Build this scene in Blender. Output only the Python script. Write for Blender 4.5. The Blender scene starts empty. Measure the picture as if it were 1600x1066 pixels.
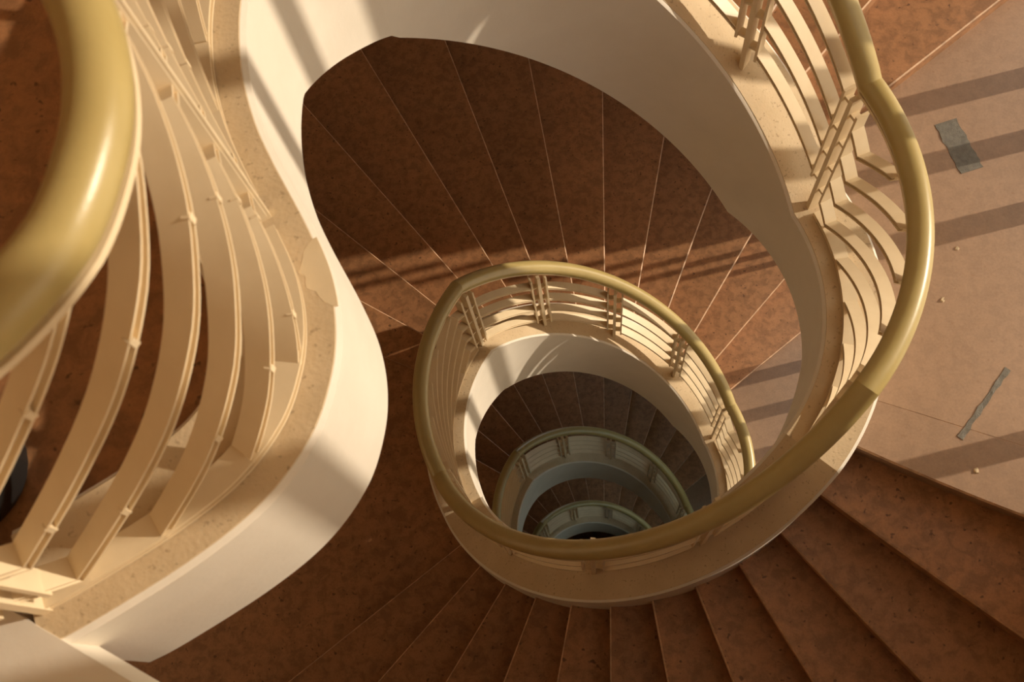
import bpy, bmesh, math, random
from mathutils import Vector, Matrix
random.seed(7)
S = bpy.context.scene
COL = S.collection
D = math.pi / 180
# ------------------------------------------------------------------ camera
cam = bpy.data.cameras.new('camera'); camo = bpy.data.objects.new('camera', cam); COL.objects.link(camo)
camo.location = (0.00316, -1.5474, 4.0895)
camo.rotation_mode = 'XYZ'; camo.rotation_euler = (0.34167, 0.085833, 0.050443)
cam.sensor_width = 36.0; cam.sensor_fit = 'HORIZONTAL'; cam.lens = 1563.285 * 36 / 1600
cam.clip_start = 0.02; cam.clip_end = 200
cam.dof.use_dof = True; cam.dof.focus_distance = 5.4; cam.dof.aperture_fstop = 5.0
S.camera = camo
# ------------------------------------------------------------------ world, sun, exposure
SUN_AZ, SUN_EL = 16.0, 20.0
w = bpy.data.worlds.new('world'); S.world = w; w.use_nodes = True
bg = w.node_tree.nodes['Background']; bg.inputs[1].default_value = 1.35
# low-sun sky: warm towards the sun, blue away from it
wt = w.node_tree; tc = wt.nodes.new('ShaderNodeTexCoord'); dp = wt.nodes.new('ShaderNodeVectorMath'); dp.operation = 'DOT_PRODUCT'
dp.inputs[1].default_value = (math.cos(SUN_AZ*D), math.sin(SUN_AZ*D), 0.0)
cr = wt.nodes.new('ShaderNodeValToRGB'); cr.color_ramp.elements[0].position = 0.05; cr.color_ramp.elements[0].color = (0.36, 0.72, 1.1, 1)
cr.color_ramp.elements[1].position = 0.75; cr.color_ramp.elements[1].color = (1.0, 0.80, 0.56, 1)
wt.links.new(tc.outputs['Generated'], dp.inputs[0]); wt.links.new(dp.outputs['Value'], cr.inputs[0]); wt.links.new(cr.outputs[0], bg.inputs[0])
sl = bpy.data.lights.new('sun', 'SUN'); so = bpy.data.objects.new('sun', sl); COL.objects.link(so)
sl.energy = 3.1; sl.angle = 0.9 * D; sl.color = (1.0, 0.85, 0.655)
sd = Vector((math.cos(SUN_EL*D)*math.cos(SUN_AZ*D), math.cos(SUN_EL*D)*math.sin(SUN_AZ*D), math.sin(SUN_EL*D)))
so.rotation_euler = sd.to_track_quat('Z', 'Y').to_euler(); so.location = sd * 20
S.view_settings.view_transform = 'Standard'; S.view_settings.look = 'None'
S.view_settings.gamma = 1.0; S.view_settings.use_curve_mapping = False
S.view_settings.exposure = 0.48
S.cycles.max_bounces = 10; S.cycles.diffuse_bounces = 6
# ------------------------------------------------------------------ materials
def nodes(name):
    m = bpy.data.materials.new(name); m.use_nodes = True
    nt = m.node_tree; b = nt.nodes['Principled BSDF']
    return m, nt, b
def noise(nt, scale, detail=6, rough=0.6, dist=0.0):
    n = nt.nodes.new('ShaderNodeTexNoise'); n.inputs['Scale'].default_value = scale
    n.inputs['Detail'].default_value = detail; n.inputs['Roughness'].default_value = rough; n.inputs['Distortion'].default_value = dist
    g = nt.nodes.get('geo') or nt.nodes.new('ShaderNodeNewGeometry'); g.name = 'geo'
    nt.links.new(g.outputs['Position'], n.inputs['Vector'])
    return n
def ramp(nt, src, stops):
    r = nt.nodes.new('ShaderNodeValToRGB'); e = r.color_ramp.elements
    while len(e) < len(stops): e.new(0.5)
    for k, (t, c) in enumerate(stops): e[k].position = t; e[k].color = (*c, 1)
    nt.links.new(src, r.inputs[0]); return r
def mixc(nt, a, b, fac, mode='MIX'):
    m = nt.nodes.new('ShaderNodeMix'); m.data_type = 'RGBA'; m.blend_type = mode
    for sock, v in ((m.inputs[6], a), (m.inputs[7], b), (m.inputs[0], fac)):
        if hasattr(v, 'is_linked'): nt.links.new(v, sock)
        elif isinstance(v, (int, float)): sock.default_value = v
        else: sock.default_value = (*v, 1)
    return m.outputs[2]
def bump(nt, b, src, strength, dist):
    u = nt.nodes.new('ShaderNodeBump'); u.inputs['Strength'].default_value = strength; u.inputs['Distance'].default_value = dist
    nt.links.new(src, u.inputs['Height']); nt.links.new(u.outputs[0], b.inputs['Normal'])
def stone(name, c1, c2, spot, rough=0.5, mk=0.85):
    m, nt, b = nodes(name)
    oi = nt.nodes.new('ShaderNodeObjectInfo')
    base = ramp(nt, noise(nt, 1.7, 5, 0.6).outputs[0], [(0.3, c1), (0.7, c2)]).outputs[0]
    mott = ramp(nt, noise(nt, 17, 5, 0.65, 0.4).outputs[0], [(0.40, (0.66,)*3), (0.56, (1,)*3), (0.75, (1.12,)*3)]).outputs[0]
    base = mixc(nt, base, mott, mk, 'MULTIPLY')
    fine = ramp(nt, noise(nt, 90, 4, 0.7).outputs[0], [(0.3, (0.86,)*3), (0.7, (1.1,)*3)]).outputs[0]
    base = mixc(nt, base, fine, 0.8, 'MULTIPLY')
    sp = ramp(nt, noise(nt, 38, 2, 0.4).outputs[0], [(0.26, (1,)*3), (0.33, (0,)*3)]).outputs[0]
    base = mixc(nt, base, spot, sp)
    rv = nt.nodes.new('ShaderNodeMapRange'); rv.inputs[3].default_value = 0.88; rv.inputs[4].default_value = 1.1
    nt.links.new(oi.outputs['Random'], rv.inputs[0])
    cmb = nt.nodes.new('ShaderNodeCombineColor')
    for k in range(3): nt.links.new(rv.outputs[0], cmb.inputs[k])
    base = mixc(nt, base, cmb.outputs[0], 1.0, 'MULTIPLY')
    nt.links.new(base, b.inputs['Base Color']); b.inputs['Roughness'].default_value = rough
    bump(nt, b, noise(nt, 120, 4).outputs[0], 0.12, 0.002)
    return m
def paint(name, c1, c2, rough, scale=6, speck=None, bstr=0.1, bscale=60):
    m, nt, b = nodes(name)
    base = ramp(nt, noise(nt, scale, 6, 0.6).outputs[0], [(0.3, c1), (0.7, c2)]).outputs[0]
    if speck:
        sp = ramp(nt, noise(nt, 70, 3, 0.5).outputs[0], [(0.30, (1,)*3), (0.38, (0,)*3)]).outputs[0]
        base = mixc(nt, base, speck, sp)
    nt.links.new(base, b.inputs['Base Color']); b.inputs['Roughness'].default_value = rough
    bump(nt, b, noise(nt, bscale, 5).outputs[0], bstr, 0.004)
    return m
M = {
 'stone': stone('brown_stone', (0.335, 0.158, 0.066), (0.41, 0.2, 0.09), (0.14, 0.066, 0.03)),
 'stone_floor': stone('landing_stone', (0.335, 0.207, 0.124), (0.375, 0.237, 0.146), (0.30, 0.18, 0.105), 0.5, 0.3),
 'nosing': stone('nosing_highlight_and_joint', (0.52, 0.32, 0.19), (0.60, 0.38, 0.23), (0.45, 0.27, 0.16), 0.45),  # sun-caught edge highlight painted as paler stone; also colours the landing joints
 'wall': paint('cream_wall_paint', (0.69, 0.63, 0.535), (0.75, 0.69, 0.595), 0.55, 4, None, 0.15, 45),
 'cap': paint('tan_plaster', (0.56, 0.43, 0.265), (0.66, 0.52, 0.34), 0.75, 5, (0.42, 0.31, 0.19), 0.35, 90),
 'metal': paint('cream_metal_paint', (0.72, 0.585, 0.385), (0.78, 0.645, 0.44), 0.42, 9, None, 0.05, 50),
 'rail': paint('mustard_rail_paint', (0.40, 0.305, 0.115), (0.45, 0.35, 0.14), 0.33, 7, None, 0.06, 160),
 'room': paint('ochre_wall_paint', (0.82, 0.66, 0.44), (0.87, 0.71, 0.49), 0.8, 3),
 'frame': paint('window_frame_paint', (0.16, 0.12, 0.08), (0.2, 0.15, 0.1), 0.5),
 'tape': paint('grey_tape', (0.115, 0.10, 0.075), (0.19, 0.17, 0.13), 0.5, 40, None, 0.5, 200),
 'black': paint('black_surface', (0.012, 0.012, 0.012), (0.02, 0.02, 0.02), 0.4),
}
g, nt, b = nodes('window_glass')
nt.nodes.remove(b); tr = nt.nodes.new('ShaderNodeBsdfTransparent'); gl = nt.nodes.new('ShaderNodeBsdfGlossy'); gl.inputs['Roughness'].default_value = 0.02
mx = nt.nodes.new('ShaderNodeMixShader'); mx.inputs[0].default_value = 0.06
nt.links.new(tr.outputs[0], mx.inputs[1]); nt.links.new(gl.outputs[0], mx.inputs[2]); nt.links.new(mx.outputs[0], nt.nodes['Material Output'].inputs[0])
M['glass'] = g
g, nt, b = nodes('cool_diffuser_glass'); nt.nodes.remove(b); tl_ = nt.nodes.new('ShaderNodeBsdfTranslucent')
tl_.inputs['Color'].default_value = (0.50, 0.58, 0.62, 1); nt.links.new(tl_.outputs[0], nt.nodes['Material Output'].inputs[0]); M['frosted'] = g  # invented translucent panes that turn direct sun into soft cool light
# ------------------------------------------------------------------ helpers
def empty(name, label, cat, loc=(0, 0, 0), group=None, kind=None):
    o = bpy.data.objects.new(name, None); COL.objects.link(o); o.location = loc; o.empty_display_size = 0.1
    if label: o['label'] = label
    if cat: o['category'] = cat
    if group: o['group'] = group
    if kind: o['kind'] = kind
    return o
def mesh(name, V, F, mat, parent=None, smooth=False, mats=None, fm=None):
    me = bpy.data.meshes.new(name); me.from_pydata([tuple(v) for v in V], [], F); 
    for m in (mats or [mat]): me.materials.append(M[m])
    if fm:
        for p_, k in zip(me.polygons, fm): p_.material_index = k
    bm = bmesh.new(); bm.from_mesh(me); bmesh.ops.recalc_face_normals(bm, faces=bm.faces[:]); bm.to_mesh(me); bm.free()
    if smooth:
        for p_ in me.polygons: p_.use_smooth = True
    o = bpy.data.objects.new(name, me); COL.objects.link(o)
    if parent:
        o.parent = parent; root = parent
        off = Vector(parent.location)
        while root.parent: root = root.parent; off += Vector(root.location)
        me.transform(Matrix.Translation(-off))
    return o
def tag(o, label=None, cat=None, kind=None, group=None):
    if label: o['label'] = label
    if cat: o['category'] = cat
    if kind: o['kind'] = kind
    if group: o['group'] = group
    return o
def autosmooth(o, ang=40):
    me = o.data
    for p_ in me.polygons: p_.use_smooth = True
    me.set_sharp_from_angle(angle=ang*D)
# a frame: (x, y, z, nx, ny)  n = horizontal unit pointing AWAY from the well
def sweep(name, fr, sec, mat, parent=None, caps=True, smooth=True, ang=35):
    V = []; F = []
    for k, (x, y, z, nx, ny) in enumerate(fr):
        s = sec(k, len(fr)) if callable(sec) else sec
        for u, v in s: V.append((x + nx*u, y + ny*u, z + v))
    n = len(V) // len(fr)
    for k in range(len(fr) - 1):
        for j in range(n):
            a = k*n + j; b_ = k*n + (j+1) % n
            F.append((a, b_, b_ + n, a + n))
    if caps: F.append(tuple(range(n))); F.append(tuple(range((len(fr)-1)*n, len(fr)*n)))
    o = mesh(name, V, F, mat, parent)
    if smooth: autosmooth(o, ang)
    return o
def tube(name, pts, tans, rad, mat, parent=None, n=20):
    V = []; F = []
    for p_, t in zip(pts, tans):
        t = t.normalized(); s = t.cross(Vector((0, 0, 1))).normalized(); u = s.cross(t)
        for j in range(n):
            a = 2*math.pi*j/n; V.append(p_ + s*(rad*math.cos(a)) + u*(rad*math.sin(a)))
    for k in range(len(pts)-1):
        for j in range(n): F.append((k*n+j, k*n+(j+1) % n, (k+1)*n+(j+1) % n, (k+1)*n+j))
    F.append(tuple(range(n))); F.append(tuple(range((len(pts)-1)*n, len(pts)*n)))
    o = mesh(name, V, F, mat, parent); autosmooth(o, 50); return o
def boxat(name, c, ax, ay, az, sx, sy, sz, mat, parent=None):
    c = Vector(c); V = []
    for i in (-1, 1):
        for j in (-1, 1):
            for k in (-1, 1): V.append(c + ax*(i*sx/2) + ay*(j*sy/2) + az*(k*sz/2))
    F = [(0, 1, 3, 2), (4, 6, 7, 5), (0, 4, 5, 1), (2, 3, 7, 6), (0, 2, 6, 4), (1, 5, 7, 3)]
    return mesh(name, V, F, mat, parent)
Z = Vector((0, 0, 1))
# ------------------------------------------------------------------ stair geometry (phi in degrees, clockwise seen from above, 0 = right)
HR = 0.16798; H = 24*HR; HL = 12*HR
A0 = 28.044; A1 = 207.679; DL = 10.101
KA, KB, KC, KD = A0 + 9.371, A0 + 11*DL + 9.607, A1 + 4.986, A1 + 11*DL + 12.305     # slope kinks of curb and handrail
R_IN, R_OUT, R_RAIL, R_WALL, X_WIN = 0.869, 1.129, 1.0, 4.0, 2.05
H_RAIL, H_CURB, HB_F, HB_L = 1.0535, 0.1765, 0.66, 0.292
BARS = (0.29, 0.475, 0.66, 0.845)
def interp(x, xs, ys):
    if x <= xs[0]: return ys[0]
    for i in range(len(xs)-1):
        if x <= xs[i+1]: return ys[i] + (ys[i+1]-ys[i])*(x-xs[i])/(xs[i+1]-xs[i])
    return ys[-1]
def kinks(e0=0, e1=0):
    X = []; Y = []
    for n in range(-2, 6):
        for k, zz in ((KA-e0, 0), (KB+e1, -12), (KC-e0, -12), (KD+e1, -24)): X.append(k+360*n); Y.append(zz*HR-H*n)
    return X, Y
KX, KY = kinks(); BX, BY = kinks(4.0, 5.0)
def zline(f): return interp(f, KX, KY)
def zbar(f): return interp(f, BX, BY)
def pol(f, r, z=0.0): return Vector((r*math.cos(f*D), -r*math.sin(f*D), z))
def zbot(f):
    """underside of the curb: level under landings, deep under flights, already dropping 30 degrees before the flight starts"""
    g_ = f % 360; n = math.floor(f/360)
    for a, b_, zt in ((KA, KB, 0.0), (KC, KD, -HL)):
        for h_ in (g_, g_+360, g_-360):
            if a-32 <= h_ <= b_:
                zz = zt - H*n + (H if h_ > g_ else (-H if h_ < g_ else 0))
                if h_ <= a+1:
                    t = (h_-a+32)/33.0; return zz - HB_L*(1-t) - HB_F*t + 0.0
                return max(zline(f) - HB_F, zz - HL - HB_L)
    return zline(f) - HB_L
def angs(a, b, step=2.0):
    L = [a, b]; n = max(2, int(math.ceil((b-a)/step)))
    L = [a + (b-a)*i/n for i in range(n+1)]
    for k in KX + BX:
        if a < k < b and min(abs(k-x) for x in L) > 0.05: L.append(k)
    return sorted(L)
def frames(a, b, r=0.0, zf=zline, step=2.0):
    return [(*pol(f, r, zf(f)), math.cos(f*D), -math.sin(f*D)) for f in angs(a, b, step)]
# ------------------------------------------------------------------ curb (stringer with its plastered top)
def rect(u0, u1, v0, v1): return [(u0, v0), (u1, v0), (u1, v1), (u0, v1)]
def curb(parent, a, b):
    A = angs(a, b)
    fr = [(0, 0, zline(f), math.cos(f*D), -math.sin(f*D)) for f in A]
    e = 0.012
    def sec(k, n):
        q = zbot(A[k]) - zline(A[k])
        return [(R_IN, q), (R_OUT, q), (R_OUT, H_CURB-e), (R_OUT-e, H_CURB-.003), (R_IN+e, H_CURB-.003), (R_IN, H_CURB-e)]
    sweep('stringer', fr, sec, 'wall', parent)
    sweep('curb_top', fr, [(R_IN+.010, H_CURB-.02), (R_OUT-.010, H_CURB-.02), (R_OUT-.012, H_CURB), (R_IN+.014, H_CURB)], 'cap', parent)
# ------------------------------------------------------------------ treads, landings
def rout(f):
    c_ = math.cos(f*D)
    return min(R_WALL-.01, (X_WIN-.005)/c_) if c_ > 0.05 else R_WALL-.01
def wedge(name, f0i, f0o, f1i, f1o, z, th, mat, parent, r0=R_OUT-.004, nose=True):
    """slab between nosing line 0 (upper side) and nosing line 1 (front edge)"""
    V = []; F = []; fm = []
    nr = 6; na = max(1, int(abs(f1i-f0i)/3.4))
    c = 0.007
    def pt(t, s, z_):
        fi = f0i + (f1i-f0i)*t; fo = f0o + (f1o-f0o)*t
        fo2 = fi + (fo-fi)*2.2
        r = r0 + (rout(fo2)-r0)*s
        return pol(fi + (fo-fi)*(r-R_OUT)/1.25, r, z_)
    # top grid, t in 0..1 ; last row pulled back by chamfer
    def row(t, z_, back=0.0):
        out = []
        for j in range(nr+1):
            q = pt(t, j/nr, z_)
            if back:
                d = (pt(t, j/nr, z_) - pt(t-0.01, j/nr, z_)).normalized(); q = q - d*back
            out.append(len(V)); V.append(q)
        return out
    rows = [row(k/na, z) for k in range(na)] + [row(1, z, c if nose else 0)]
    tops = len(rows)
    if nose:
        rows.append(row(1, z-c)); rows.append(row(1, z-.038)); rows.append(row(1, z-.038, .03)); rows.append(row(1, z-th, .03))
    else: rows.append(row(1, z-th))
    for k in range(na-1, -1, -1): rows.append(row(k/na, z-th))
    for k in range(len(rows)):
        a = rows[k]; b_ = rows[(k+1) % len(rows)]
        for j in range(nr):
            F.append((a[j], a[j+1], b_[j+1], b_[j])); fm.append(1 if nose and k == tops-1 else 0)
    F.append(tuple(r_[0] for r_ in rows)); fm.append(0)
    F.append(tuple(r_[-1] for r_ in rows)); fm.append(0)
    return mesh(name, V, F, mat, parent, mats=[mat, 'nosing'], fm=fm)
TW = {0: -2.6, 1: -0.9, 2: -0.5}
def nose_line(flight, n, i):
    """inner/outer angle of nosing i (0 = landing edge) of flight 'A' or 'B' on turn n"""
    f = (A0 if flight == 'A' else A1) + i*DL + 360*n
    o = f + (TW.get(i, 0)*1.4 if flight == 'A' else 0)
    return f, o
def flight(fl, n, label):
    z0 = -H*n - (HL if fl == 'B' else 0)
    f0, _ = nose_line(fl, n, 0)
    t = empty('stair_flight', label, 'stairs', pol(f0+55, 1.9, z0-HL))
    for i in range(1, 12):
        a, b_ = nose_line(fl, n, i-1), nose_line(fl, n, i)
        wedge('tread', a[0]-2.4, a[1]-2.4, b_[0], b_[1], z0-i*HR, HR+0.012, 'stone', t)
    k0, k1 = (KA, KB) if fl == 'A' else (KC, KD)
    curb(t, k0+360*n, k1+360*n)
    return t
def landing(side, n, label, mat='stone_floor'):
    z = -H*n - (HL if side == 'L' else 0)
    if side == 'R':
        a = nose_line('B', n-1, 11); b_ = nose_line('A', n, 0); k0, k1 = KD+360*(n-1), KA+360*n
    else:
        a = nose_line('A', n, 11); b_ = nose_line('B', n, 0); k0, k1 = KB+360*n, KC+360*n
    t = empty('stair_landing', label, 'landing', pol((a[0]+b_[0])/2, 1.9, z-.22))
    s = 11.0; so_ = 7.0; gp = .12
    wedge('paving_slab', a[0]-2.4, a[1]-2.4, b_[0]-s-gp, b_[1]-so_-gp*.6, z, 0.22, mat, t, nose=False)
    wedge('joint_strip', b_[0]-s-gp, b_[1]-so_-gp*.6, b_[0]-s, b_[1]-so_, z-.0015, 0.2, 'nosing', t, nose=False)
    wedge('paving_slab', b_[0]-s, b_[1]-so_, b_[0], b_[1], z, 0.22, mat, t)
    curb(t, k0, k1)
    return t
# ------------------------------------------------------------------ balustrades
def chan(u0, u1, v, hgt):            # channel section, open towards the well
    t = 0.0055; w_ = 0.012
    return [(u0, v-hgt/2), (u1, v-hgt/2), (u1, v+hgt/2), (u0, v+hgt/2), (u0, v+hgt/2-t), (u0+w_, v+hgt/2-t), (u0+w_, v-hgt/2+t), (u0, v-hgt/2+t)]
U0, U1 = -0.052, -0.002                 # bar plate, relative to the rail line
def post(parent, P, nrm, zc, zt, zoffs, slope):
    """P plan position on rail line, nrm outward, zc curb top, zt under rail, zoffs = bar heights, slope = dz per metre along tangent"""
    n = Vector((nrm[0], nrm[1], 0)); tg = Vector((n.y, -n.x, 0))
    c = Vector((P[0], P[1], 0)) + n*(-0.030)
    o = boxat('post', c + Z*((zc+zt)/2), tg, n, Z, 0.020, 0.056, zt-zc, 'metal', parent)
    for s in (-1, 1):
        q = c + tg*(s*0.048); dz = slope*s*0.048
        lo, hi = zoffs[0]-.035+dz, zt+min(dz, 0)-.004
        sp = boxat('side_plate', q + Z*((lo+hi)/2), tg, n, Z, 0.011, 0.05, hi-lo, 'metal', o)
        for zo in zoffs:
            boxat('rung', c + tg*(s*0.0245) + Z*(zo+dz*.5), tg, n, (Z), 0.036, 0.03, 0.016, 'metal', o)
    return o
def panel(parent, fr, spacers=False):
    """level run: bars climb towards the far end against a level rail and curb, with a short fold at either post"""
    S_ = [0.0]
    for q0, q1 in zip(fr[:-1], fr[1:]): S_.append(S_[-1] + math.hypot(q1[0]-q0[0], q1[1]-q0[1]))
    L = S_[-1]; f0, f1, m = 0.085, 0.07, 0.94
    def prof(s):
        if s < f0: return -0.8*s
        if s > L-f1: return -0.8*f0 + m*(L-f1-f0) - 0.8*(s-(L-f1))
        return -0.8*f0 + m*(s-f0)
    def at(s):
        for i in range(len(S_)-1):
            if s <= S_[i+1] or i == len(S_)-2:
                t = (s-S_[i])/(S_[i+1]-S_[i]); return [u_*(1-t)+v_*t for u_, v_ in zip(fr[i], fr[i+1])]
    lo, hi = H_CURB+.004, H_RAIL-.045
    sweep('base_bar', [(q[0], q[1], q[2], q[3], q[4]) for q in fr], chan(U0-.004, U1+.004, H_CURB+.016, 0.026), 'metal', parent)
    N = max(24, int(L/.02))
    ss = sorted(set([L*i/N for i in range(N+1)] + [f0, L-f1]))
    j = -12
    while j <= 5:
        z0 = 0.30 + 0.185*j; j += 1
        run = [s for s in ss if lo <= z0+prof(s) <= hi]
        if len(run) < 3: continue
        # longest contiguous stretch
        best = []; cur = []
        for s in ss:
            if lo <= z0+prof(s) <= hi: cur.append(s)
            else:
                if len(cur) > len(best): best = cur
                cur = []
        if len(cur) > len(best): best = cur
        if best[-1]-best[0] < .09: continue
        fb = []
        for s in best:
            q = at(s); fb.append((q[0], q[1], q[2]+z0+prof(s), q[3], q[4]))
        br = sweep('bar', fb, chan(U0, U1, 0.0, 0.028), 'metal', parent)
        if spacers:
            for k_ in (0.3, 0.72):
                q = fb[int((len(fb)-1)*k_)]; n2 = Vector((q[3], q[4], 0)).normalized(); t2 = Vector((-n2.y, n2.x, 0))
                boxat('spacer', Vector(q[:3]) + n2*(U0+.005), t2, n2, Z, .011, .014, .024, 'metal', br)
def balustrade(a, b, posts, label, first_post=True, spacers=False):
    f = (a+b)/2
    t = empty('balustrade', label, 'balustrade', pol(f, R_RAIL, zline(f)+H_CURB))
    A = angs(a, b, 2.0)
    # handrail: use averaged tangents so neighbouring runs share their end ring
    pts = []; tans = []
    for x in A:
        pts.append(pol(x, R_RAIL, zline(x)+H_RAIL))
        d1 = pol(x, R_RAIL, zline(x)) - pol(x-.4, R_RAIL, zline(x-.4)); d2 = pol(x+.4, R_RAIL, zline(x+.4)) - pol(x, R_RAIL, zline(x))
        tans.append(d1.normalized()+d2.normalized())
    tube('handrail', pts, tans, 0.042, 'rail', t)
    fr = frames(a, b, R_RAIL)
    sweep('top_plate', fr, rect(-.030, 0.022, H_RAIL-.056, H_RAIL-.042), 'metal', t)
    for q in posts:
        s = (zbar(q+1)-zbar(q-1))/(2*D*R_RAIL)
        if first_post:
            post(t, pol(q, R_RAIL), (math.cos(q*D), -math.sin(q*D)), zline(q)+H_CURB-.005, zline(q)+H_RAIL-.06, [zbar(q)+v for v in BARS], s)
    if not first_post:
        panel(t, frames(a+2.6, b-2.6, R_RAIL))
        return t
    for q0, q1 in zip(posts[:-1], posts[1:]):
        for v in BARS:
            br = sweep('bar', frames(q0+2.6, q1-2.6, R_RAIL, zbar), chan(U0, U1, v, 0.026), 'metal', t)
    return t
# ------------------------------------------------------------------ build the turns
orders = ['top', 'second', 'third', 'fourth', 'lowest']
flight('B', -1, 'brown stone flight behind the sunlit stringer at the top right edge')
landing('R', 0, 'sunlit tan stone landing on the right with grey tape stuck on it')
flight('A', 0, 'dark brown stone steps fanning across the bottom of the photo')
landing('L', 0, 'plain brown landing left of the large balustrade ring', 'stone')
flight('B', 0, 'large brown flight fanning above the biggest balustrade ring, half in shadow')
landing('R', 1, 'grey-brown landing right of the big ring, crossed by soft window shadows')
flight('A', 1, 'flight hidden behind the sunlit ring, second storey down on the near side')
landing('L', 1, 'dark landing inside the largest ring, left of the second ring', 'stone')
flight('B', 1, 'shaded grey-brown flight seen inside the largest ring above the second ring')
landing('R', 2, 'dim landing to the right of the second ring deep in the well')
flight('A', 2, 'near-side flight hidden deep in the well below the second ring')
landing('L', 2, 'almost black landing left of the smallest ring', 'stone')
flight('B', 2, 'darkest flight with faint nosings above the smallest ring')
landing('R', 3, 'lowest dark landing under the smallest ring')
balustrade(KC-360, KD-360, [KC-360+(KD-KC)*k/4 for k in range(5)], 'cream balustrade of the highest flight, entering at the top right edge')
balustrade(KD-360, KA, [KD-360, KA], 'sunlit cream balustrade bulging beside the taped tan landing, with mustard handrail', False)
balustrade(KA, KB, [KA+(KB-KA)*k/4 for k in range(5)], 'near-side balustrade run whose mustard handrail crosses the lower middle')
balustrade(KB, KC, [KB, KC], 'left side run of the largest ring, level along the brown landing', False)
balustrade(KC, KD, [KC+(KD-KC)*k/4 for k in range(5)], 'sunlit upper run of the largest ring with dappled cream bars')
balustrade(KD, KA+360, [KD, KA+360], 'right end of the largest ring vanishing behind the near stringer', False)
balustrade(KA+360, KB+360, [KA+360+(KB-KA)*k/4 for k in range(5)], 'hidden near-side balustrade run of the second ring')
balustrade(KB+360, KC+360, [KB+360, KC+360], 'left side run of the second ring, level along the dark landing', False)
balustrade(KC+360, KD+360, [KC+360+(KD-KC)*k/4 for k in range(5)], 'shaded upper run of the second ring with greenish handrail')
balustrade(KD+360, KA+720, [KD+360, KA+720], 'short right end of the second ring deep in the well', False)
balustrade(KA+720, KB+720, [KA+720+(KB-KA)*k/4 for k in range(5)], 'hidden near-side balustrade run of the smallest ring')
balustrade(KB+720, KC+720, [KB+720, KC+720], 'left side run of the smallest ring at the well bottom', False)
balustrade(KC+720, KD+720, [KC+720+(KD-KC)*k/4 for k in range(5)], 'upper run of the smallest ring at the well bottom')
# ------------------------------------------------------------------ top landing with its nose-shaped guard (left foreground)
ZT = HL
def catmull(P, m=8):
    out = []
    for i in range(1, len(P)-2):
        p0, p1, p2, p3 = (Vector(q) for q in P[i-1:i+3])
        for k in range(m):
            t = k/m
            out.append(0.5*((2*p1)+(p2-p0)*t+(2*p0-5*p1+4*p2-p3)*t*t+(3*p1-p0-3*p2+p3)*t**3))
    out.append(Vector(P[-2])); return out
edge = [tuple(pol(f, R_IN)[:2]) for f in (226, KC, 205, 195, 185, 175, 165, 156, 148)] + \
       [(-0.640, -0.618), (-0.580, -0.735), (-0.549, -0.850), (-0.546, -0.965), (-0.575, -1.095), (-0.655, -1.228), (-0.780, -1.345), (-0.957, -1.470), (-1.05, -1.525), (-1.2, -1.6)]
E2 = catmull(edge)                       # runs from flight B kink backwards to the nose tip
def offs(E, d):
    out = []
    for i, q in enumerate(E):
        t = (E[min(i+1, len(E)-1)] - E[max(i-1, 0)]).normalized()
        n = Vector((t.y, -t.x))          # away from the well when walking backwards (towards smaller phi)
        out.append((q + n*d, n))
    return out
chk = offs(E2, 0.1)[2]
sgn = 1 if chk[0].length > E2[2].length else -1
def gframes(E, d, z): return [(q.x, q.y, z, n.x*sgn, n.y*sgn) for q, n in offs(E, d*sgn)]
tl = empty('stair_landing', 'top landing with a nose-shaped cream edge in the left foreground', 'landing', (-1.6, 0.2, ZT-.22))
fr0 = gframes(E2, 0, ZT)
W = R_OUT - R_IN; e = .012
def sec0(k, n):
    x, y = fr0[k][0], fr0[k][1]; q = -HB_L
    if abs(math.hypot(x, y) - R_IN) < .012: q = zbot(math.degrees(math.atan2(-y, x)) % 360 - 360) - ZT
    return [(0, q), (W, q), (W, H_CURB-e), (W-e, H_CURB-.003), (e, H_CURB-.003), (0, H_CURB-e)]
sweep('stringer', fr0, sec0, 'wall', tl)
sweep('curb_top', fr0, [(.010, H_CURB-.02), (W-.010, H_CURB-.02), (W-.012, H_CURB), (.014, H_CURB)], 'cap', tl)
# floor of the top landing: between the guard and the outer wall
outer = [Vector((q[0]+q[3]*(W-.004), q[1]+q[4]*(W-.004))) for q in fr0]
BD = Vector((0.914, -0.406)); BN = Vector((0.406, 0.914))       # beam direction / normal towards the well
B0 = Vector((-1.179, -1.427))
poly = [o_ for o_ in outer[:-1]] + [B0 - BD*.1 - BN*.10, B0 + BD*3.50 - BN*.10, Vector((X_WIN, -3.42))]
arc = []
a_end = math.degrees(math.atan2(-poly[-1].y, poly[-1].x)); f = a_end
arc = [pol(x, R_WALL).to_2d() for x in [a_end + (KC-2-a_end)*k/40 for k in range(41)]]
poly = poly + arc
V = [(q.x, q.y, ZT) for q in poly] + [(q.x, q.y, ZT-.22) for q in poly]; n = len(poly)
F = [tuple(range(n)), tuple(range(n, 2*n))] + [(i, (i+1) % n, (i+1) % n + n, i+n) for i in range(n)]
mesh('paving_slab', V, F, 'stone', tl)
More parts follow.
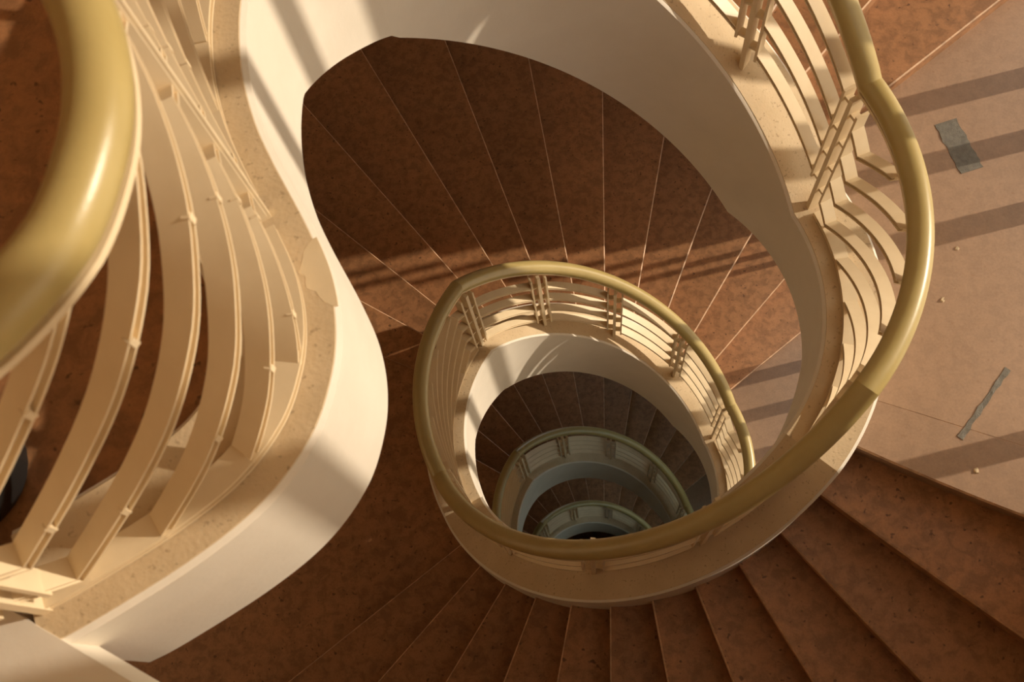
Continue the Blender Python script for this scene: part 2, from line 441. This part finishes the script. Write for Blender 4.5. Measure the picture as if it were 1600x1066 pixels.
# paint chip: a tongue of white paint lapping over the tan top
ch = []
for k in range(15):
    t = k/14; i = t
    yy = -0.66 - 0.20*t
    ch.append((t, 0.012 + 0.085*math.sin(math.pi*min(1, t*1.35))**0.7*(1 if t < .74 else max(0, (1-t)/.26)) + 0.006*math.sin(9*t)))
cf = [q for q in gframes(E2, 0, ZT+H_CURB) if -0.81 < q[1] < -0.635 and q[0] > -.66]
V = []; F = []
m_ = len(cf)
for k, q in enumerate(cf):
    t = k/(m_-1); wd = 0.014 + 0.05*(math.sin(math.pi*t**0.8)**0.8) + 0.008*math.sin(23*t)*math.sin(math.pi*t)
    for u, z_ in ((0.004, -.004), (0.004, .0004), (wd, .0004), (wd, -.004)): V.append((q[0]+q[3]*u, q[1]+q[4]*u, q[2]+z_))
for k in range(m_-1):
    for j in range(4): F.append((k*4+j, k*4+(j+1) % 4, k*4+4+(j+1) % 4, k*4+4+j))
F += [(0, 1, 2, 3), tuple(range(4*m_-4, 4*m_))]
tag(mesh('paint_patch', V, F, 'metal', tl), 'ragged tongue of white paint on the tan curb top')
# guard on it
gd = empty('balustrade', 'blurred cream guard with mustard handrail on the nose-shaped edge, left foreground', 'balustrade', (-0.7, -0.9, ZT+H_CURB))
DR = R_RAIL - R_IN                       # rail line offset from the well edge
E3 = E2                              # from the flight B kink on
gfa = gframes(E3, DR, ZT); gfb = gframes(E3, 0.075, ZT); gf = []
for i_, (qa, qb) in enumerate(zip(gfa, gfb)):
    t = max(0, min(1, (i_/(len(gfa)-1)-.25)/.5)); gf.append(tuple(u_*(1-t)+v_*t for u_, v_ in zip(qa, qb)))
gfc = gframes(E3, 0.128, ZT); gbar = []
for i_, (qa, qb) in enumerate(zip(gfa, gfc)):
    t = max(0, min(1, (i_/(len(gfa)-1)-.25)/.3)); gbar.append(tuple(u_*(1-t)+v_*t for u_, v_ in zip(qa, qb)))
TIP = (gf[-1][0], gf[-1][1])
ext = [(TIP[0] - .05*k*1.0, TIP[1] + .012*k) for k in range(1, 28)]   # continues along the front beam to the left
pts = [Vector((q[0], q[1], ZT+H_RAIL)) for q in gf]
pts2 = pts + [Vector((x, y, ZT+H_RAIL)) for x, y in ext]
k0 = pol(KC-360, R_RAIL, ZT+H_RAIL); pts2[0] = k0
tans = [(pts2[min(i+1, len(pts2)-1)] - pts2[max(i-1, 0)]) for i in range(len(pts2))]
tube('handrail', pts2, tans, 0.042, 'rail', gd, 24)
gfx = gf + [(x, y, ZT, -.23, -.97) for x, y in ext]
sweep('top_plate', gf, rect(-.030, .022, H_RAIL-.056, H_RAIL-.042), 'metal', gd)
# posts: at the flight kink (shared), at phi 141 and at the tip
def nearest(pt): return min(range(len(gf)), key=lambda i: (gf[i][0]-pt[0])**2 + (gf[i][1]-pt[1])**2)
i1 = nearest((-0.775, -0.63)); i2 = len(gf)-3
for i in (i1, i2):
    q = gbar[i]
    post(gd, (q[0], q[1]), (q[3], q[4]), ZT+H_CURB-.005, ZT+H_RAIL-.06, [ZT+v for v in BARS], 0)
for a, b_ in ((2, i1-2), (i1+2, i2-1)):
    panel(gd, gbar[a:b_+1][::-1], True)
# guard continuing to the left along the beam
g2 = empty('balustrade', 'short end of guard turning left at the lower left corner', 'balustrade', (TIP[0]-.4, TIP[1], ZT+H_CURB))
for v in BARS:
    fr_ = [(x-.03, y+.04, ZT, -.23, -.97) for x, y in [(TIP[0]-.02, TIP[1]+.005)]+ext]
    sweep('bar', [(x, y, z, -nx, -ny) for x, y, z, nx, ny in fr_], chan(U0, U1, v, .030), 'metal', g2)
cb = empty('curb_wall', 'tan-topped curb under the guard end at the lower left corner', 'curb', (-1.7, -1.3, ZT))
# ------------------------------------------------------------------ front beam of the top floor
bm_ = [B0 - BD*1.6 , B0 + BD*3.50]
V = []
for q in bm_:
    for d, z_ in ((0, H_CURB+.004), (0, .05), (-.15, .05), (-.15, H_CURB+.004)): V.append((q.x+BN.x*d, q.y+BN.y*d, ZT+z_))
tb = mesh('trim_1', V, [(0, 1, 5, 4), (1, 2, 6, 5), (2, 3, 7, 6), (3, 0, 4, 7), (0, 1, 2, 3), (4, 5, 6, 7)], 'wall')
tag(tb, 'white edge beam of the top floor in the lower left corner', None, 'structure')
bpy.data.objects.remove(cb)
# ------------------------------------------------------------------ outer room: cylinder wall, window side, ceiling, ground floor
ZB, ZC = -4*H - .2, 5.4
def ywin(c): return (c + X_WIN*math.sin(SUN_AZ*D))/math.cos(SUN_AZ*D)   # place along the window wall of a post that shades the line at offset c
def wbox(name, y0, y1, z0, z1, label=None, x0=X_WIN, th=.15, mat='room', parent=None):
    o = boxat(name, (x0+th/2, (y0+y1)/2, (z0+z1)/2), Vector((1, 0, 0)), Vector((0, 1, 0)), Z, th, y1-y0, z1-z0, mat, parent)
    return o if parent else tag(o, label, None, 'structure')
PA = math.degrees(math.acos(X_WIN/R_WALL))
def wallseg(name, f0, f1, z0, z1, th=.18, mat='room', label=None):
    n = max(2, int(abs(f1-f0)/4))
    fr = [(*pol(f0+(f1-f0)*k/n, 0), math.cos((f0+(f1-f0)*k/n)*D), -math.sin((f0+(f1-f0)*k/n)*D)) for k in range(n+1)]
    return tag(sweep(name, fr, rect(R_WALL, R_WALL+th, z0, z1), mat), label, None, 'structure')
YW0, YW1 = ywin(-1.2), ywin(1.74)
YE = math.sqrt(R_WALL**2-X_WIN**2)+.05
wallseg('wall_left', PA, 262, ZB, ZC, label='curved ochre outer wall of the stairwell')
wallseg('wall_back', 278, 360-PA, ZB, ZC, label='curved ochre outer wall beside the added back windows')
wallseg('wall_back', 262, 278, -H-.2, ZC, label='curved ochre wall above the added back windows')
for k in (1, 2): wallseg('wall_back', 262, 278, -H*(k+1)-.2, -H*(k+1)+1.2, label='low wall below an added back window')
wbox('wall_right', -YE, YW0, ZB, 2.5, 'window wall pier on the near side')
wbox('wall_right', -YE, YW0, 4.7, ZC, 'wall above the added near-side top window')
wbox('wall_right', YW0-.14, YW0, 2.5, 4.7, 'narrow pier between the top window and the added one')
t = tag(empty('window_5', 'unseen high window added on the near side to bounce sun onto the guard', None, (X_WIN, -2.3, 2.5)), None, None, 'structure')  # unseen window added so bounced sun warms the guard bars
wbox('pane', -YE, YW0-.14, 2.5, 4.7, None, X_WIN+.05, .006, 'glass', t)
for y in (-2.9, -2.2, -1.6): wbox('mullion', y-.04, y+.04, 2.5, 4.7, None, X_WIN+.01, .08, 'frame', t)
wbox('wall_right', YW1, YE, ZB, ZC, 'window wall pier on the far side')
wbox('wall_right', YW0, YW1, 4.7, ZC, 'wall above the top window')
wbox('wall_right', ywin(.69), YW1, 2.1, 4.7, 'upper wall panel beside the top window')
wbox('wall_right', YW0, YW1, -.17, .01, 'floor edge band at the taped landing')
wbox('wall_right', YW0, ywin(.93), -.65, -.17, 'panel added over the second window to keep sun off the left landing')  # partial lintel added to block sun patches on the left landing
YF0, YF1 = -0.7, 1.3
wbox('wall_right', YW0, YF0, ZB, -H+.01, 'near-side wall beside the added frosted windows')
wbox('wall_right', YF1, YW1, ZB, -H+.01, 'far-side wall beside the added frosted windows')
for k, (z0, z1) in enumerate([(-H-.7, -H+.01), (-2*H-.7, -2*H+1.5), (ZB, -3*H+1.5)]):
    wbox('wall_right', YF0, YF1, z0, z1, ('wall above the upper added frosted window', 'wall between the added frosted windows', 'wall below the lower added frosted window')[k])
for k in (1, 2):  # out-of-view windows, frosted panes added to light the lower rings softly
    z0, z1 = -H*(k+1)+1.5, -H*k-.7
    t = tag(empty('window_%d' % (k+5), 'unseen window of lower storey %d with blue frosted panes added to soften the sun' % k, None, (X_WIN, .3, z0)), None, None, 'structure')
    for j in range(2):
        y0 = YF0 + (YF1-YF0)*j/2
        wbox('pane', y0+.03, y0+(YF1-YF0)/2-.03, z0, z1, None, X_WIN+.05, .006, 'frosted', t)
        wbox('mullion', y0-.03 if j else y0, y0+.03, z0, z1, None, X_WIN+.02, .07, 'frame', t)
    wbox('mullion', YF1-.03, YF1, z0, z1, None, X_WIN+.02, .07, 'frame', t)
for k, (z0, z1) in enumerate([(.01, 4.7), (-H+.01, -.17)]):
    t = tag(empty('window_%d' % (k+1), 'tall sunlit window of storey %d from the top' % (k+1), None, (X_WIN, 0, z0)), None, None, 'structure')
    y1 = YW1 if k else ywin(.69)
    wbox('pane', YW0, ywin(.93) if k else y1, z0, z1-(.48 if k else 0), None, X_WIN+.05, .006, 'glass', t)
    if k: wbox('pane', ywin(.93), y1, z0, z1, None, X_WIN+.05, .006, 'glass', t)
    if not k: wbox('pane', y1, YW1, z0, 2.1, None, X_WIN+.05, .006, 'glass', t)
    for c, wd in ((-0.93, .085), (0.03, .085), (0.365, .085), (0.67, .085), (1.49, .03), (1.59, .03)):
        y = ywin(c); wbox('mullion', y-wd/2, y+wd/2, z0, (z1-(.48 if c < .93 else 0)) if k else (z1 if c < .69 else 2.1), None, X_WIN+.01, .08, 'frame', t)
for k in (1, 2):  # out-of-view back windows added to bring blue skylight into the lower well
    z0, z1 = -H*(k+1)+1.2, -H*k-.2
    t = tag(empty('window_%d' % (k+2), 'unseen back window added for blue skylight on lower storey %d' % k, None, pol(270, R_WALL, z0)), None, None, 'structure')
    fr = [(*pol(262+16*i/8, 0), math.cos((262+16*i/8)*D), -math.sin((262+16*i/8)*D)) for i in range(9)]
    sweep('pane', fr, rect(R_WALL+.09, R_WALL+.096, z0, z1), 'glass', t)
    for q in (262.4, 270, 277.6):
        nn = pol(q, 1); boxat('mullion', pol(q, R_WALL+.09, (z0+z1)/2), Vector((nn.y, -nn.x, 0)), nn, Z, .08, .07, z1-z0, 'frame', t)
wallseg('wall_back', 262, 278, ZB, -3*H-.2, label='curved wall at the well bottom')
n = 64
for nm, z0, z1, mat in (('floor', ZB-.2, ZB, 'stone'), ('ceiling', ZC, ZC+.2, 'room')):
    V = [pol(360*i/n, R_WALL+.18, z) for z in (z0, z1) for i in range(n)]
    F = [tuple(range(n)), tuple(range(n, 2*n))] + [(i, (i+1) % n, (i+1) % n+n, i+n) for i in range(n)]
    tag(mesh(nm, V, F, mat), 'dark ground floor at the bottom of the stairwell' if nm == 'floor' else 'plain ceiling above the stairwell', None, 'structure')
# ------------------------------------------------------------------ small things
def tape(c0, c1, w_, label, ragged):
    a = Vector(c0); b_ = Vector(c1); d = (b_-a).normalized(); nrm = Vector((-d.y, d.x)); L = (b_-a).length
    n = 14; V = []
    for k in range(n+1):
        t = k/n; q = a + d*(L*t)
        for s in (-1, 1):
            ww = w_/2*(1+ragged*random.uniform(-.35, .35)); V.append((q.x+nrm.x*s*ww, q.y+nrm.y*s*ww, .0015+random.uniform(0, .0022)))
    m2 = len(V); V += [(x, y, .0004) for x, y, z in V]
    F = []
    for k in range(n):
        a_ = 2*k; F.append((a_, a_+1, a_+3, a_+2)); F.append((a_+m2, a_+1+m2, a_+3+m2, a_+2+m2)); F.append((a_, a_+2, a_+2+m2, a_+m2)); F.append((a_+1, a_+3, a_+3+m2, a_+1+m2))
    F.append((0, 1, 1+m2, m2)); F.append((2*n, 2*n+1, 2*n+1+m2, 2*n+m2))
    return tag(mesh('tape_strip', V, F, 'tape'), label, 'tape')
tape((1.495, 0.985), (1.585, 0.735), .105, 'wide piece of crinkled grey tape near the top of the tan landing', .25)
tape((1.639, -0.189), (1.42, -0.488), .022, 'narrow strip of torn grey tape lower on the tan landing', .9)
# dark rounded object of unknown kind on the top landing behind the guard
prof = [(0, 0), (.13, 0), (.145, .02), (.165, .30), (.17, .31), (.155, .31), (.14, .05), (0, .05)]
V = []; F = []; n = 28
bc = Vector((-1.40, -1.16))
for r_, z_ in prof:
    for j in range(n): V.append((bc.x+r_*math.cos(2*math.pi*j/n), bc.y+r_*math.sin(2*math.pi*j/n), ZT+z_))
for k in range(len(prof)-1):
    for j in range(n): F.append((k*n+j, k*n+(j+1) % n, (k+1)*n+(j+1) % n, (k+1)*n+j))
o = mesh('dark_object', V, F, 'black'); autosmooth(o, 40)
tag(o, 'black rounded object on the top floor behind the guard at left edge', 'bin')

# crumbs of plaster lying on the taped landing
for (x, y), lb in (((1.487, 0.355), 'upper crumb of pale plaster on the tan landing beside the handrail bulge'), ((1.407, 0.115), 'lone crumb of pale plaster in the middle of the tan landing'), ((1.47, -0.62), 'crumb of pale plaster near the front edge of the tan landing')):
    V = []; F = []
    for k in range(7):
        a_ = 2*math.pi*k/7; r_ = random.uniform(.008, .013)
        V += [(x+r_*math.cos(a_), y+1.3*r_*math.sin(a_), 0.0002), (x+.7*r_*math.cos(a_), y+.9*r_*math.sin(a_), random.uniform(.005, .008))]
    F = [(2*k, 2*((k+1) % 7), 2*((k+1) % 7)+1, 2*k+1) for k in range(7)] + [tuple(2*k+1 for k in range(7)), tuple(2*k for k in range(7))]
    tag(mesh('plaster_crumb', V, F, 'cap'), lb, 'debris')
